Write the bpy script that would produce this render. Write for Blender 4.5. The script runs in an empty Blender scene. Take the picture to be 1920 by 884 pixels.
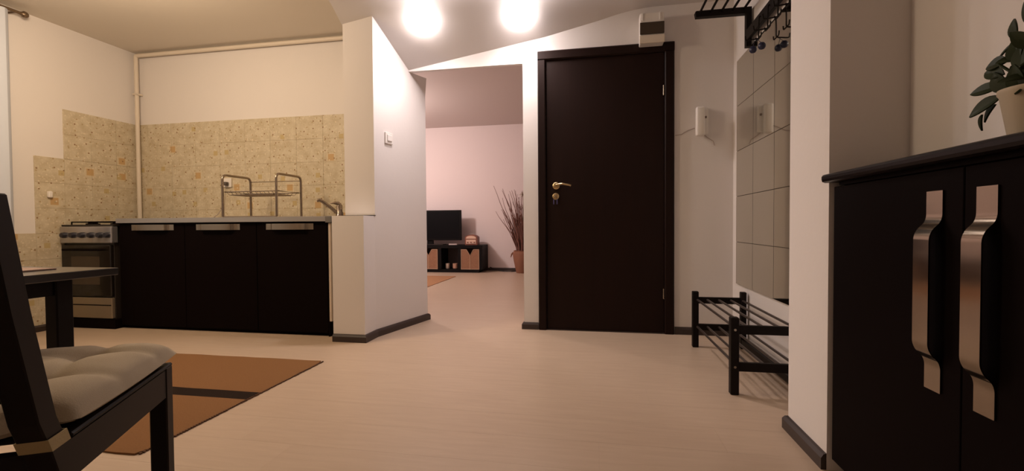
import bpy, bmesh, math, random
from mathutils import Vector, Matrix, noise
random.seed(7)
SC = bpy.context.scene
COL = SC.collection

# ------------------------------------------------------------------ camera
YAW, PITCH, ROLL, CAMH = -0.1812, -0.0227, -0.0069, 0.776
cam_data = bpy.data.cameras.new('camera'); cam = bpy.data.objects.new('camera', cam_data); COL.objects.link(cam)
cam_data.sensor_fit = 'HORIZONTAL'; cam_data.sensor_width = 36.0; cam_data.lens = 16.0
cam_data.clip_start = 0.02; cam_data.clip_end = 60
F = Vector((math.sin(YAW)*math.cos(PITCH), math.cos(YAW)*math.cos(PITCH), math.sin(PITCH)))
R0 = Vector((math.cos(YAW), -math.sin(YAW), 0)); U0 = R0.cross(F)
R1 = math.cos(ROLL)*R0 + math.sin(ROLL)*U0; U1 = -math.sin(ROLL)*R0 + math.cos(ROLL)*U0
M = Matrix((( R1.x, U1.x, -F.x, 0), (R1.y, U1.y, -F.y, 0), (R1.z, U1.z, -F.z, CAMH), (0, 0, 0, 1)))
cam.matrix_world = M
SC.camera = cam

# ------------------------------------------------------------------ world, lamps, exposure
SC.view_settings.view_transform = 'Standard'; SC.view_settings.look = 'None'
SC.view_settings.gamma = 1.0; SC.view_settings.exposure = 0.0; SC.view_settings.use_curve_mapping = False
w = bpy.data.worlds.new('world'); SC.world = w; w.use_nodes = True
w.node_tree.nodes['Background'].inputs[0].default_value = (0.9, 0.75, 0.65, 1)
w.node_tree.nodes['Background'].inputs[1].default_value = 0.05

def lamp(name, kind, loc, power, color, size=0.1, rot=None, size_y=None):
    d = bpy.data.lights.new(name, kind); d.energy = power; d.color = color
    if kind == 'AREA':
        d.size = size
        if size_y: d.shape = 'RECTANGLE'; d.size_y = size_y
    else: d.shadow_soft_size = size
    o = bpy.data.objects.new(name, d); o.location = loc
    if rot: o.rotation_euler = rot
    COL.objects.link(o); return o
KITCHEN_POWER, FAR_POWER, SPOT_POWER, SPOT_EMIT = 62.0, 112.0, 2.9, 80.0
lamp('kitchen_lamp_light', 'POINT', (-2.75, 1.80, 2.05), KITCHEN_POWER, (1.0, 0.76, 0.52), 0.14)
lamp('living_room_light', 'POINT', (-3.3, 5.5, 2.0), FAR_POWER, (1.0, 0.84, 0.78), 0.12)

# ------------------------------------------------------------------ materials
MATS = {}
def mat(name, color, rough=0.5, metal=0.0, spec=0.5, emit=None, estr=0.0, var=0.0, vscale=8.0, bump=0.0, bscale=60.0, stretch=None, sheen=0.0, coat=0.0):
    if name in MATS: return MATS[name]
    m = bpy.data.materials.new(name); m.use_nodes = True; nt = m.node_tree; b = nt.nodes['Principled BSDF']
    b.inputs['Base Color'].default_value = (*color, 1); b.inputs['Roughness'].default_value = rough
    b.inputs['Metallic'].default_value = metal; b.inputs['Specular IOR Level'].default_value = spec
    if coat: b.inputs['Coat Weight'].default_value = coat
    if sheen: b.inputs['Sheen Weight'].default_value = sheen
    if emit: b.inputs['Emission Color'].default_value = (*emit, 1); b.inputs['Emission Strength'].default_value = estr
    co = None
    if var or bump:
        g = nt.nodes.new('ShaderNodeNewGeometry'); mp = nt.nodes.new('ShaderNodeMapping')
        nt.links.new(g.outputs['Position'], mp.inputs['Vector']); co = mp.outputs[0]
        if stretch: mp.inputs['Scale'].default_value = stretch
    if var:
        n = nt.nodes.new('ShaderNodeTexNoise'); n.inputs['Scale'].default_value = vscale; n.inputs['Detail'].default_value = 5
        nt.links.new(co, n.inputs['Vector'])
        mx = nt.nodes.new('ShaderNodeMix'); mx.data_type = 'RGBA'
        mx.inputs[6].default_value = (*[max(0, c*(1-var)) for c in color], 1); mx.inputs[7].default_value = (*[min(1, c*(1+var)) for c in color], 1)
        nt.links.new(n.outputs['Fac'], mx.inputs[0]); nt.links.new(mx.outputs[2], b.inputs['Base Color'])
    if bump:
        n2 = nt.nodes.new('ShaderNodeTexNoise'); n2.inputs['Scale'].default_value = bscale; n2.inputs['Detail'].default_value = 4
        nt.links.new(co, n2.inputs['Vector'])
        bp = nt.nodes.new('ShaderNodeBump'); bp.inputs['Strength'].default_value = bump; bp.inputs['Distance'].default_value = 0.004
        nt.links.new(n2.outputs['Fac'], bp.inputs['Height']); nt.links.new(bp.outputs[0], b.inputs['Normal'])
    MATS[name] = m; return m

M_wall = mat('white_paint', (0.74, 0.70, 0.68), 0.75, bump=0.12, bscale=45, var=0.02, vscale=2)
M_wallfar = mat('rose_white_paint', (0.76, 0.66, 0.65), 0.8, bump=0.1, bscale=45)
M_ceil = mat('ceiling_paint', (0.66, 0.62, 0.60), 0.8, bump=0.1, bscale=40)
M_ceilk = mat('kitchen_ceiling_paint', (0.68, 0.62, 0.54), 0.8, bump=0.1, bscale=40)
M_ceilfar = mat('far_ceiling_paint', (0.60, 0.52, 0.50), 0.8)
M_base = mat('dark_baseboard', (0.035, 0.022, 0.018), 0.45)
M_door = mat('wenge_door', (0.012, 0.0045, 0.003), 0.5, spec=0.15, var=0.25, vscale=3, stretch=(12, 12, 1))
M_black = mat('black_brown_front', (0.005, 0.0027, 0.0025), 0.6, spec=0.03)
M_blackwood = mat('black_stained_wood', (0.008, 0.005, 0.004), 0.5, spec=0.14, var=0.2, vscale=5)
M_steel = mat('brushed_steel', (0.36, 0.31, 0.25), 0.27, 1.0, bump=0.05, bscale=200, stretch=(4, 4, 0.2))
M_steeldark = mat('dull_brushed_steel', (0.24, 0.20, 0.15), 0.13, 1.0)
M_chrome = mat('chrome', (0.34, 0.28, 0.23), 0.25, 1.0)
M_alu = mat('grey_aluminium_edge', (0.40, 0.385, 0.38), 0.38, 0.6)
M_brass = mat('satin_brass', (0.62, 0.47, 0.26), 0.28, 1.0)
M_white = mat('white_plastic', (0.80, 0.76, 0.72), 0.35)
M_grout = mat('beige_grout', (0.50, 0.40, 0.26), 0.85)
M_terra = mat('terracotta', (0.24, 0.10, 0.055), 0.7, var=0.2, vscale=14)
M_twig = mat('dry_twig', (0.17, 0.07, 0.05), 0.8, var=0.4, vscale=20)
M_wicker = mat('wicker', (0.27, 0.13, 0.07), 0.75, var=0.3, vscale=60, bump=0.6, bscale=150)
M_wickeredge = mat('wicker_rim', (0.46, 0.30, 0.20), 0.75)
M_cushion = mat('linen_cushion', (0.40, 0.33, 0.235), 0.95, bump=0.25, bscale=400, var=0.06, vscale=9)
M_strap = mat('olive_strap', (0.34, 0.26, 0.13), 0.9, bump=0.3, bscale=300)
M_leaf = mat('leaf', (0.024, 0.034, 0.012), 0.5, spec=0.2, var=0.35, vscale=25)
M_pot = mat('cream_pot', (0.55, 0.47, 0.36), 0.55)
M_tvbody = mat('tv_black', (0.005, 0.004, 0.004), 0.5, spec=0.12)
M_tvscreen = mat('tv_screen', (0.003, 0.003, 0.004), 0.4, spec=0.08)
M_redwood = mat('reddish_wood', (0.20, 0.055, 0.03), 0.45)
M_radioface = mat('radio_face', (0.62, 0.42, 0.32), 0.5)
M_glassdark = mat('dark_glass', (0.012, 0.009, 0.007), 0.12)
M_window = mat('smoked_window', (0.05, 0.035, 0.022), 0.2)
M_blue = mat('dark_blue', (0.012, 0.014, 0.05), 0.4)
M_cable = mat('black_cable', (0.015, 0.01, 0.01), 0.6)
M_soil = mat('soil', (0.03, 0.02, 0.014), 0.95)

def floor_mat():
    m = bpy.data.materials.new('white_oak_laminate'); m.use_nodes = True; nt = m.node_tree; b = nt.nodes['Principled BSDF']
    g = nt.nodes.new('ShaderNodeNewGeometry'); mp = nt.nodes.new('ShaderNodeMapping'); mp.inputs['Scale'].default_value = (1.6, 14, 1)
    nt.links.new(g.outputs['Position'], mp.inputs[0])
    n = nt.nodes.new('ShaderNodeTexNoise'); n.inputs['Scale'].default_value = 3; n.inputs['Detail'].default_value = 6; n.inputs['Distortion'].default_value = 0.6
    nt.links.new(mp.outputs[0], n.inputs['Vector'])
    oi = nt.nodes.new('ShaderNodeObjectInfo')
    ma = nt.nodes.new('ShaderNodeMath'); ma.operation = 'MULTIPLY_ADD'; ma.inputs[1].default_value = 0.16
    nt.links.new(oi.outputs['Random'], ma.inputs[0]); nt.links.new(n.outputs['Fac'], ma.inputs[2])
    cr = nt.nodes.new('ShaderNodeValToRGB'); cr.color_ramp.elements[0].position = 0.3; cr.color_ramp.elements[1].position = 1.0
    cr.color_ramp.elements[0].color = (0.50, 0.375, 0.275, 1); cr.color_ramp.elements[1].color = (0.57, 0.44, 0.33, 1)
    nt.links.new(ma.outputs[0], cr.inputs[0]); nt.links.new(cr.outputs[0], b.inputs['Base Color'])
    b.inputs['Roughness'].default_value = 0.36; b.inputs['Specular IOR Level'].default_value = 0.45
    return m
M_floor = floor_mat()

def tile_mat():
    m = bpy.data.materials.new('beige_speckled_tile'); m.use_nodes = True; nt = m.node_tree; b = nt.nodes['Principled BSDF']
    N = lambda t: nt.nodes.new(t); L = nt.links.new
    g = N('ShaderNodeNewGeometry'); sp = N('ShaderNodeSeparateXYZ'); L(g.outputs['Position'], sp.inputs[0])
    ad = N('ShaderNodeMath'); ad.operation = 'ADD'; L(sp.outputs[0], ad.inputs[0]); L(sp.outputs[1], ad.inputs[1])
    uv = N('ShaderNodeCombineXYZ'); L(ad.outputs[0], uv.inputs[0]); L(sp.outputs[2], uv.inputs[1])
    def mix(fac, a, c):
        x = N('ShaderNodeMix'); x.data_type = 'RGBA'; L(fac, x.inputs[0])
        if isinstance(a, tuple): x.inputs[6].default_value = (*a, 1)
        else: L(a, x.inputs[6])
        if isinstance(c, tuple): x.inputs[7].default_value = (*c, 1)
        else: L(c, x.inputs[7])
        return x.outputs[2]
    def vm(op, a, bb=None):
        x = N('ShaderNodeVectorMath'); x.operation = op; L(a, x.inputs[0])
        if bb is not None: x.inputs[1].default_value = bb
        return x
    def mth(op, a, v=None, c=None):
        x = N('ShaderNodeMath'); x.operation = op
        if hasattr(a, 'links'): L(a, x.inputs[0])
        else: x.inputs[0].default_value = a
        if v is not None:
            if hasattr(v, 'links'): L(v, x.inputs[1])
            else: x.inputs[1].default_value = v
        return x.outputs[0]
    n1 = N('ShaderNodeTexNoise'); n1.inputs['Scale'].default_value = 16; n1.inputs['Detail'].default_value = 5; L(uv.outputs[0], n1.inputs[0])
    r1 = N('ShaderNodeMapRange'); r1.inputs[1].default_value = 0.35; r1.inputs[2].default_value = 0.65; L(n1.outputs['Fac'], r1.inputs[0])
    col = mix(r1.outputs[0], (0.50, 0.42, 0.29), (0.60, 0.53, 0.40))
    n3 = N('ShaderNodeTexNoise'); n3.inputs['Scale'].default_value = 70; n3.inputs['Detail'].default_value = 3; L(uv.outputs[0], n3.inputs[0])
    r3 = N('ShaderNodeMapRange'); r3.inputs[1].default_value = 0.58; r3.inputs[2].default_value = 0.70; L(n3.outputs['Fac'], r3.inputs[0])
    col = mix(r3.outputs[0], col, (0.72, 0.64, 0.50))
    def squares(cell, half, thr, seed, c, border=None):
        nonlocal col
        o = vm('ADD', uv.outputs[0], (seed*1.37+50, seed*0.71+50, 0)); s = vm('MULTIPLY', o.outputs[0], (1/cell, 1/cell, 0))
        fl = vm('FLOOR', s.outputs[0]); fr = vm('FRACTION', s.outputs[0])
        wn = N('ShaderNodeTexWhiteNoise'); wn.noise_dimensions = '2D'; L(fl.outputs[0], wn.inputs['Vector'])
        on = mth('GREATER_THAN', wn.outputs['Value'], thr)
        of = vm('MULTIPLY_ADD', wn.outputs['Color']); of.inputs[1].default_value = (0.3, 0.3, 0); of.inputs[2].default_value = (-0.65, -0.65, 0)
        dd = N('ShaderNodeVectorMath'); dd.operation = 'ADD'; L(fr.outputs[0], dd.inputs[0]); L(of.outputs[0], dd.inputs[1])
        ab = vm('ABSOLUTE', dd.outputs[0]); se = N('ShaderNodeSeparateXYZ'); L(ab.outputs[0], se.inputs[0])
        mx = mth('MAXIMUM', se.outputs[0], se.outputs[1])
        if border:
            col = mix(mth('MULTIPLY', mth('LESS_THAN', mx, half*1.45/cell), on), col, border)
        col = mix(mth('MULTIPLY', mth('LESS_THAN', mx, half/cell), on), col, c)
    squares(0.13, 0.027, 0.91, 3.0, (0.52, 0.345, 0.165), (0.60, 0.51, 0.36))
    squares(0.11, 0.020, 0.86, 11.0, (0.50, 0.39, 0.20))
    def dots(scale, rad, thr, seed, c):
        nonlocal col
        o = vm('ADD', uv.outputs[0], (seed, seed*2, 0))
        v = N('ShaderNodeTexVoronoi'); v.voronoi_dimensions = '2D'; v.inputs['Scale'].default_value = scale; L(o.outputs[0], v.inputs['Vector'])
        se = N('ShaderNodeSeparateColor'); L(v.outputs['Color'], se.inputs[0])
        on = mth('GREATER_THAN', se.outputs[0], thr)
        col = mix(mth('MULTIPLY', mth('LESS_THAN', v.outputs['Distance'], rad*scale), on), col, c)
    dots(11, 0.006, 0.4, 1.0, (0.27, 0.16, 0.08))
    dots(19, 0.006, 0.5, 5.0, (0.42, 0.32, 0.18))
    dots(19, 0.0055, 0.7, 9.0, (0.68, 0.60, 0.46))
    L(col, b.inputs['Base Color']); b.inputs['Roughness'].default_value = 0.5; b.inputs['Specular IOR Level'].default_value = 0.3
    return m
M_tile = tile_mat()
M_mirror = mat('mirror_tile', (0.74, 0.73, 0.67), 0.05, 1.0)
M_mirrback = mat('mirror_joint', (0.12, 0.09, 0.075), 0.8)

def rug_mat(name, y0, y1, base, dark):
    m = bpy.data.materials.new(name); m.use_nodes = True; nt = m.node_tree; b = nt.nodes['Principled BSDF']; L = nt.links.new
    g = nt.nodes.new('ShaderNodeNewGeometry'); mp = nt.nodes.new('ShaderNodeMapping'); mp.inputs['Scale'].default_value = (120, 40, 1); L(g.outputs['Position'], mp.inputs[0])
    n = nt.nodes.new('ShaderNodeTexNoise'); n.inputs['Scale'].default_value = 3; n.inputs['Detail'].default_value = 4; L(mp.outputs[0], n.inputs['Vector'])
    mx = nt.nodes.new('ShaderNodeMix'); mx.data_type = 'RGBA'; mx.inputs[6].default_value = (*[c*0.8 for c in base], 1); mx.inputs[7].default_value = (*[c*1.2 for c in base], 1); L(n.outputs['Fac'], mx.inputs[0])
    sp = nt.nodes.new('ShaderNodeSeparateXYZ'); L(g.outputs['Position'], sp.inputs[0])
    a = nt.nodes.new('ShaderNodeMath'); a.operation = 'SUBTRACT'; L(sp.outputs[1], a.inputs[0]); a.inputs[1].default_value = (y0+y1)/2
    c = nt.nodes.new('ShaderNodeMath'); c.operation = 'ABSOLUTE'; L(a.outputs[0], c.inputs[0])
    d = nt.nodes.new('ShaderNodeMath'); d.operation = 'LESS_THAN'; L(c.outputs[0], d.inputs[0]); d.inputs[1].default_value = (y1-y0)/2
    m2 = nt.nodes.new('ShaderNodeMix'); m2.data_type = 'RGBA'; L(d.outputs[0], m2.inputs[0]); L(mx.outputs[2], m2.inputs[6]); m2.inputs[7].default_value = (*dark, 1)
    L(m2.outputs[2], b.inputs['Base Color']); b.inputs['Roughness'].default_value = 0.95; b.inputs['Specular IOR Level'].default_value = 0.1
    bp = nt.nodes.new('ShaderNodeBump'); bp.inputs['Strength'].default_value = 0.4; bp.inputs['Distance'].default_value = 0.003; L(n.outputs['Fac'], bp.inputs['Height']); L(bp.outputs[0], b.inputs['Normal'])
    return m

# ------------------------------------------------------------------ mesh helpers
def nb(): return bmesh.new()
def add_box(bm, x0, x1, y0, y1, z0, z1, bev=0.0, seg=2):
    r = bmesh.ops.create_cube(bm, size=1.0); vs = r['verts']
    for v in vs: v.co = Vector(((x0+x1)/2 + v.co.x*(x1-x0), (y0+y1)/2 + v.co.y*(y1-y0), (z0+z1)/2 + v.co.z*(z1-z0)))
    if bev:
        es = list({e for v in vs for e in v.link_edges})
        bmesh.ops.bevel(bm, geom=es, offset=bev, segments=seg, profile=0.5, affect='EDGES')
    return bm
def add_hexa(bm, b4, t4):
    vs = [bm.verts.new(p) for p in list(b4)+list(t4)]
    bm.faces.new(vs[3::-1]); bm.faces.new(vs[4:8])
    for i in range(4):
        j = (i+1) % 4; bm.faces.new((vs[i], vs[j], vs[4+j], vs[4+i]))
    return bm
def add_prism(bm, pts, lo, hi, axis='Z'):
    """polygon pts (a,b) extruded along axis from lo to hi"""
    def P(a, b, c): return {'Z': (a, b, c), 'X': (c, a, b), 'Y': (a, c, b)}[axis]
    A = [bm.verts.new(P(a, b, lo)) for a, b in pts]; B = [bm.verts.new(P(a, b, hi)) for a, b in pts]
    n = len(pts); bm.faces.new(A[::-1]); bm.faces.new(B)
    for i in range(n): bm.faces.new((A[i], A[(i+1) % n], B[(i+1) % n], B[i]))
    bmesh.ops.recalc_face_normals(bm, faces=bm.faces); return bm
def add_tube(bm, pts, r, seg=10, closed=False, radii=None):
    pts = [Vector(p) for p in pts]; n = len(pts); rings = []
    prev = None
    for i, p in enumerate(pts):
        if closed: t = (pts[(i+1) % n]-pts[i-1]).normalized()
        else: t = (pts[min(i+1, n-1)]-pts[max(i-1, 0)]).normalized()
        if prev is None:
            a = Vector((0, 0, 1)) if abs(t.z) < 0.9 else Vector((1, 0, 0)); s = t.cross(a).normalized()
        else: s = (prev - t*prev.dot(t)).normalized()
        prev = s; q = t.cross(s); rr = radii[i] if radii else r
        rings.append([bm.verts.new(p + (s*math.cos(2*math.pi*k/seg) + q*math.sin(2*math.pi*k/seg))*rr) for k in range(seg)])
    m = n if closed else n-1
    for i in range(m):
        A, B = rings[i], rings[(i+1) % n]
        for k in range(seg): bm.faces.new((A[k], A[(k+1) % seg], B[(k+1) % seg], B[k]))
    if not closed: bm.faces.new(rings[0][::-1]); bm.faces.new(rings[-1])
    bmesh.ops.recalc_face_normals(bm, faces=bm.faces); return bm
def add_lathe(bm, prof, center=(0, 0, 0), seg=28, axis='Z'):
    c = Vector(center); rings = []
    for r, z in prof:
        ring = []
        for k in range(seg):
            a = 2*math.pi*k/seg; v = Vector((max(r, 1e-4)*math.cos(a), max(r, 1e-4)*math.sin(a), z))
            if axis == 'Y': v = Vector((v.x, v.z, v.y))
            if axis == 'X': v = Vector((v.z, v.x, v.y))
            ring.append(bm.verts.new(c+v))
        rings.append(ring)
    for i in range(len(rings)-1):
        for k in range(seg): bm.faces.new((rings[i][k], rings[i][(k+1) % seg], rings[i+1][(k+1) % seg], rings[i+1][k]))
    bm.faces.new(rings[0][::-1]); bm.faces.new(rings[-1])
    bmesh.ops.recalc_face_normals(bm, faces=bm.faces); return bm
def rounded(pts, r, n=5):
    """round the corners of a polyline"""
    P = [Vector(p) for p in pts]; out = [P[0]]
    for i in range(1, len(P)-1):
        a = (P[i-1]-P[i]); b = (P[i+1]-P[i]); rr = min(r, a.length*0.45, b.length*0.45); a.normalize(); b.normalize()
        s, e = P[i]+a*rr, P[i]+b*rr
        for k in range(n+1):
            t = k/n; out.append(s*(1-t)**2 + P[i]*2*t*(1-t) + e*t*t)
    out.append(P[-1]); return out
def obj(name, bm, m, parent=None, smooth=False, kind=None):
    me = bpy.data.meshes.new(name); bm.to_mesh(me); bm.free()
    if smooth:
        for p in me.polygons: p.use_smooth = True
        try: me.set_sharp_from_angle(angle=math.radians(38))
        except Exception: pass
    me.materials.append(m)
    o = bpy.data.objects.new(name, me); COL.objects.link(o)
    if parent is not None:
        o.parent = parent
        o.matrix_parent_inverse = Matrix.Translation(-parent.location) if PINV.get(parent.name) else Matrix.Identity(4)
    if kind: o['kind'] = kind
    return o
PINV = {}
def thing(name, label, cat, loc=(0, 0, 0), rotz=0, group=None, world=True):
    """Empty at the base. world=True: its parts are given in world coordinates"""
    o = bpy.data.objects.new(name, None); COL.objects.link(o); o.empty_display_size = 0.1
    o.location = loc; o.rotation_euler = (0, 0, rotz); o['label'] = label; o['category'] = cat
    if group: o['group'] = group
    if world: PINV[o.name] = True
    return o
def tag(o, label, cat, group=None):
    o['label'] = label; o['category'] = cat
    if group: o['group'] = group
    return o
def struct(name, bm, m, parent=None, smooth=False):
    o = obj(name, bm, m, parent, smooth)
    if parent is None: o['kind'] = 'structure'
    return o
def copy_tree(o, parent=None):
    c = o.copy(); COL.objects.link(c); c.parent = parent
    if parent is not None: c.matrix_parent_inverse = o.matrix_parent_inverse.copy()
    for ch in list(o.children): copy_tree(ch, c)
    return c

# ------------------------------------------------------------------ plan numbers
XL, XR = -4.115, 0.93          # left kitchen wall, right wall
YB, YD = 3.5, 3.348            # kitchen back wall, door wall
ZK, ZH = 2.36, 2.30            # kitchen and hall ceilings
XP = -1.735                    # left face of the pillar
YF, ZF = 7.6, 2.48             # living room far wall, ceiling

# ------------------------------------------------------------------ floor with planks
sub = struct('floor', add_box(nb(), -5.2, 2.4, -1.7, 7.7, -0.06, -0.0075), mat('underlay', (0.46, 0.35, 0.26), 0.8))
pw, pl = 0.193, 1.29
def plank_mesh(l):
    bm = nb(); add_box(bm, 0.0001, l-0.0001, 0.0002, pw-0.0002, -0.0075, 0)
    me = bpy.data.meshes.new('plank'); bm.to_mesh(me); bm.free(); me.materials.append(M_floor); return me
full = plank_mesh(pl); count = 0
stuff = nb()
for r in range(49):
    y = -1.65 + r*pw
    if y + pw > 7.66: break
    x = -5.15 - random.random()*0.0 - [0, 0.43, 0.86][r % 3]*0.0
    off = [0, 0.43, 0.86, 0.22][r % 4]
    xs = [-5.15] + [-5.15 + off + k*pl for k in range(8) if off + k*pl > 0.05]
    for i, x0 in enumerate(xs):
        x1 = xs[i+1] if i+1 < len(xs) else 2.35
        if x0 >= 2.3: continue
        x1 = min(x1, 2.35)
        if x1 - x0 < 0.03: continue
        near = y > -0.1 and x0 < 1.0 and y < 5.2
        if near:
            me = full if abs(x1-x0-pl) < 1e-4 else plank_mesh(x1-x0)
            o = bpy.data.objects.new('plank', me); COL.objects.link(o); o.parent = sub; o.location = (x0, y, 0); count += 1
        else: add_box(stuff, x0+0.0004, x1-0.0004, y+0.0004, y+pw-0.0004, -0.0075, 0)
obj('planks', stuff, M_floor, sub, kind='stuff')

# ------------------------------------------------------------------ walls
T = 0.14
struct('wall_left', add_box(nb(), XL-T, XL, -1.7, YB, 0, 2.5), M_wall)
struct('wall_kitchen', add_box(nb(), XL-T, XP, YB, 3.62, 0, 2.55), M_wall)
# door wall: right of the opening, door hole, header
wd = nb()
add_box(wd, -0.525, -0.415, YD, 3.54, 0, 1.97)
add_box(wd, 0.545, XR+0.2, YD, 3.54, 0, 1.97)
add_box(wd, -0.415, 0.545, 3.41, 3.54, 0, 1.97)
add_box(wd, -1.46, XR+0.2, YD, 3.385, 1.97, 2.5)
add_box(wd, -0.525, XR+0.2, 3.385, 3.54, 1.97, 2.5)
struct('wall_door', wd, M_wall)
# partition (pillar and oblique wall), with the slanted top end
pt = nb()
P = [(-1.735, 2.95), (-1.511, 2.95), (-1.404, 3.40), (-1.404-0.0, 3.40)]
add_prism(pt, [(-1.735, 2.95), (-1.511, 2.95), (-1.4095, 3.38), (-1.735, 3.38)], 0, 2.5)
d = [(-1.4095, 3.38), (-1.366, 3.56), (-1.735, 3.56), (-1.735, 3.38)]
add_hexa(pt, [(x, y, 0) for x, y in d], [(d[0][0], d[0][1], 1.97), (d[1][0], d[1][1], 1.835), (d[2][0], d[2][1], 1.835), (d[3][0], d[3][1], 1.97)])
add_hexa(pt, [(d[0][0], d[0][1], 1.97), (d[1][0], d[1][1], 1.835), (d[2][0], d[2][1], 1.835), (d[3][0], d[3][1], 1.97)],
         [(d[0][0], d[0][1], 1.972), (d[1][0]+0.012, d[1][1], 1.98), (d[2][0], d[2][1], 1.98), (d[3][0], d[3][1], 1.972)])
struct('wall_partition', pt, M_wall)
# low wall beside the cabinets
lw = nb(); add_box(lw, -1.741, -1.511, 2.79, 2.95, 0, 0.815)
add_box(lw, -1.741, -1.511, 2.79, 2.95, 0.815, 0.847)
struct('wall_low', lw, M_wall)
obj('seal_strip', add_box(nb(), -1.741, -1.507, 2.935, 2.955, 0.848, 0.853), M_cable, bpy.data.objects['wall_low'])
# right wall, pier, enclosure
struct('wall_right', add_box(nb(), XR, XR+T, -1.7, YD, 0, 2.5), M_wall)
struct('wall_pier', add_box(nb(), 0.712, XR, 1.566, 1.855, 0, 2.45), M_wall)
struct('wall_behind', add_box(nb(), XL-T, XR+T, -1.84, -1.7, 0, 2.5), M_wall)
# living room shell
struct('wall_far', add_box(nb(), -5.2, 2.4, YF, YF+0.12, 0, 2.6), M_wallfar)
struct('wall_far_left', add_box(nb(), -5.34, -5.2, 3.5, YF+0.12, 0, 2.6), M_wallfar)
struct('wall_far_right', add_box(nb(), 1.4, 1.52, 3.54, YF+0.12, 0, 2.6), M_wallfar)
struct('wall_far_near', add_box(nb(), -5.34, XL-T, 3.5, 3.62, 0, 2.55), M_wallfar)
# ceilings
struct('ceiling_kitchen', add_box(nb(), XL-T, -1.742, -1.8, YB+0.1, ZK, ZK+0.1), M_ceilk)
struct('ceiling_far', add_box(nb(), -5.3, 1.5, 3.37, YF+0.1, ZF, ZF+0.1), M_ceilfar)
# hall ceiling dips towards the far left corner
def smin(a, b, k):
    h = max(k-abs(a-b), 0)/k; return min(a, b) - h*h*k*0.25
def zd(x):
    pts = [(-1.9, 1.90), (-1.405, 1.982), (-0.827, 2.075), (-0.365, 2.149), (0.052, 2.24), (0.35, 2.325), (0.7, 2.44), (1.2, 2.6)]
    for (a, za), (b, zb) in zip(pts, pts[1:]):
        if x <= b: return za + (zb-za)*(x-a)/(b-a)
    return 2.6
def zceil(x, y): return smin(ZH, zd(x) + 0.66*(YD-y), 0.05)
hc = nb(); nx, ny = 64, 60
xs = [-1.742 + (XR+0.02+1.742)*i/nx for i in range(nx+1)]; ys = [2.3 + (YD+0.004-2.3)*j/ny for j in range(ny+1)]
ys = [-1.8, 0, 1.2] + ys
lo = [[hc.verts.new((x, y, zceil(x, y))) for y in ys] for x in xs]
for i in range(nx):
    for j in range(len(ys)-1): hc.faces.new((lo[i][j], lo[i][j+1], lo[i+1][j+1], lo[i+1][j]))
hi = [[hc.verts.new((x, y, 2.5)) for y in (ys[0], ys[-1])] for x in (xs[0], xs[-1])]
hc.faces.new((hi[0][0], hi[1][0], hi[1][1], hi[0][1]))
hc.faces.new([lo[0][j] for j in range(len(ys))] + [hi[0][1], hi[0][0]])
hc.faces.new([lo[-1][j] for j in range(len(ys))][::-1] + [hi[1][0], hi[1][1]])
hc.faces.new([lo[i][0] for i in range(nx+1)][::-1] + [hi[0][0], hi[1][0]])
hc.faces.new([lo[i][-1] for i in range(nx+1)] + [hi[1][1], hi[0][1]])
bmesh.ops.recalc_face_normals(hc, faces=hc.faces)
struct('ceiling', hc, M_ceil, smooth=True)

# baseboards
def baseboard(name, pts, h=0.052, t=0.016, side=1):
    """strip following a floor polyline, thickness to one side"""
    bm = nb(); P = [Vector((x, y)) for x, y in pts]; nrm = []
    for i in range(len(P)-1):
        d = (P[i+1]-P[i]).normalized(); nrm.append(Vector((d.y, -d.x))*side)
    offs = []
    for i in range(len(P)):
        if i == 0: n = nrm[0]
        elif i == len(P)-1: n = nrm[-1]
        else: n = (nrm[i-1]+nrm[i]).normalized(); n = n/ n.dot(nrm[i])
        offs.append(n)
    prof = [(0.0005, 0), (t, 0), (t, h*0.7), (t*0.55, h*0.93), (0.0005, h)]
    rings = [[bm.verts.new((P[i].x+offs[i].x*a, P[i].y+offs[i].y*a, z)) for a, z in prof] for i in range(len(P))]
    for A, B in zip(rings, rings[1:]):
        for k in range(5): bm.faces.new((A[k], A[(k+1) % 5], B[(k+1) % 5], B[k]))
    bm.faces.new(rings[0]); bm.faces.new(rings[-1][::-1]); bmesh.ops.recalc_face_normals(bm, faces=bm.faces)
    return struct(name, bm, M_base)
baseboard('baseboard_partition', [(-1.741, 2.79), (-1.511, 2.79), (-1.511, 2.95), (-1.366, 3.56), (-1.366-0.02, 3.56)])
baseboard('baseboard_opening', [(-0.525, 3.40), (-0.525, YD), (-0.418, YD)])
baseboard('baseboard_door', [(0.548, YD), (XR-0.0, YD)])
baseboard('baseboard_right', [(XR, YD-0.017), (XR, 1.873)])
baseboard('baseboard_pier', [(XR-0.02, 1.855), (0.712, 1.855), (0.712, 1.566)])
baseboard('baseboard_left', [(XL, 0.0), (XL, 2.84)])
baseboard('baseboard_far', [(-5.1, YF), (1.3, YF)], h=0.05)

# ------------------------------------------------------------------ wall tiles (kitchen)
TH = 0.1955; Z0 = 1.713 - 8*TH - 0.0
def tiles(wallname, x_or_y, cells, along, proud=0.006):
    parent = bpy.data.objects[wallname]
    me_cache = {}
    for (a0, a1, z0, z1) in cells:
        if a1-a0 < 0.01 or z1-z0 < 0.01: continue
        key = (round(a1-a0, 4), round(z1-z0, 4))
        if key not in me_cache:
            bm = nb(); g = 0.0007; l, h = key
            if along == 'X': add_box(bm, g, l-g, -proud, 0.001, g, h-g, 0.0007, 1)
            else: add_box(bm, -0.001, proud, g, l-g, g, h-g, 0.0007, 1)
            me = bpy.data.meshes.new('tile'); bm.to_mesh(me); bm.free(); me.materials.append(M_tile); me_cache[key] = me
        o = bpy.data.objects.new('tile', me_cache[key]); COL.objects.link(o); o.parent = parent
        o.location = (a0, x_or_y, z0) if along == 'X' else (x_or_y, a0, z0)
rows = [1.713 - k*TH for k in range(9)] + [0.0]
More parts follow.
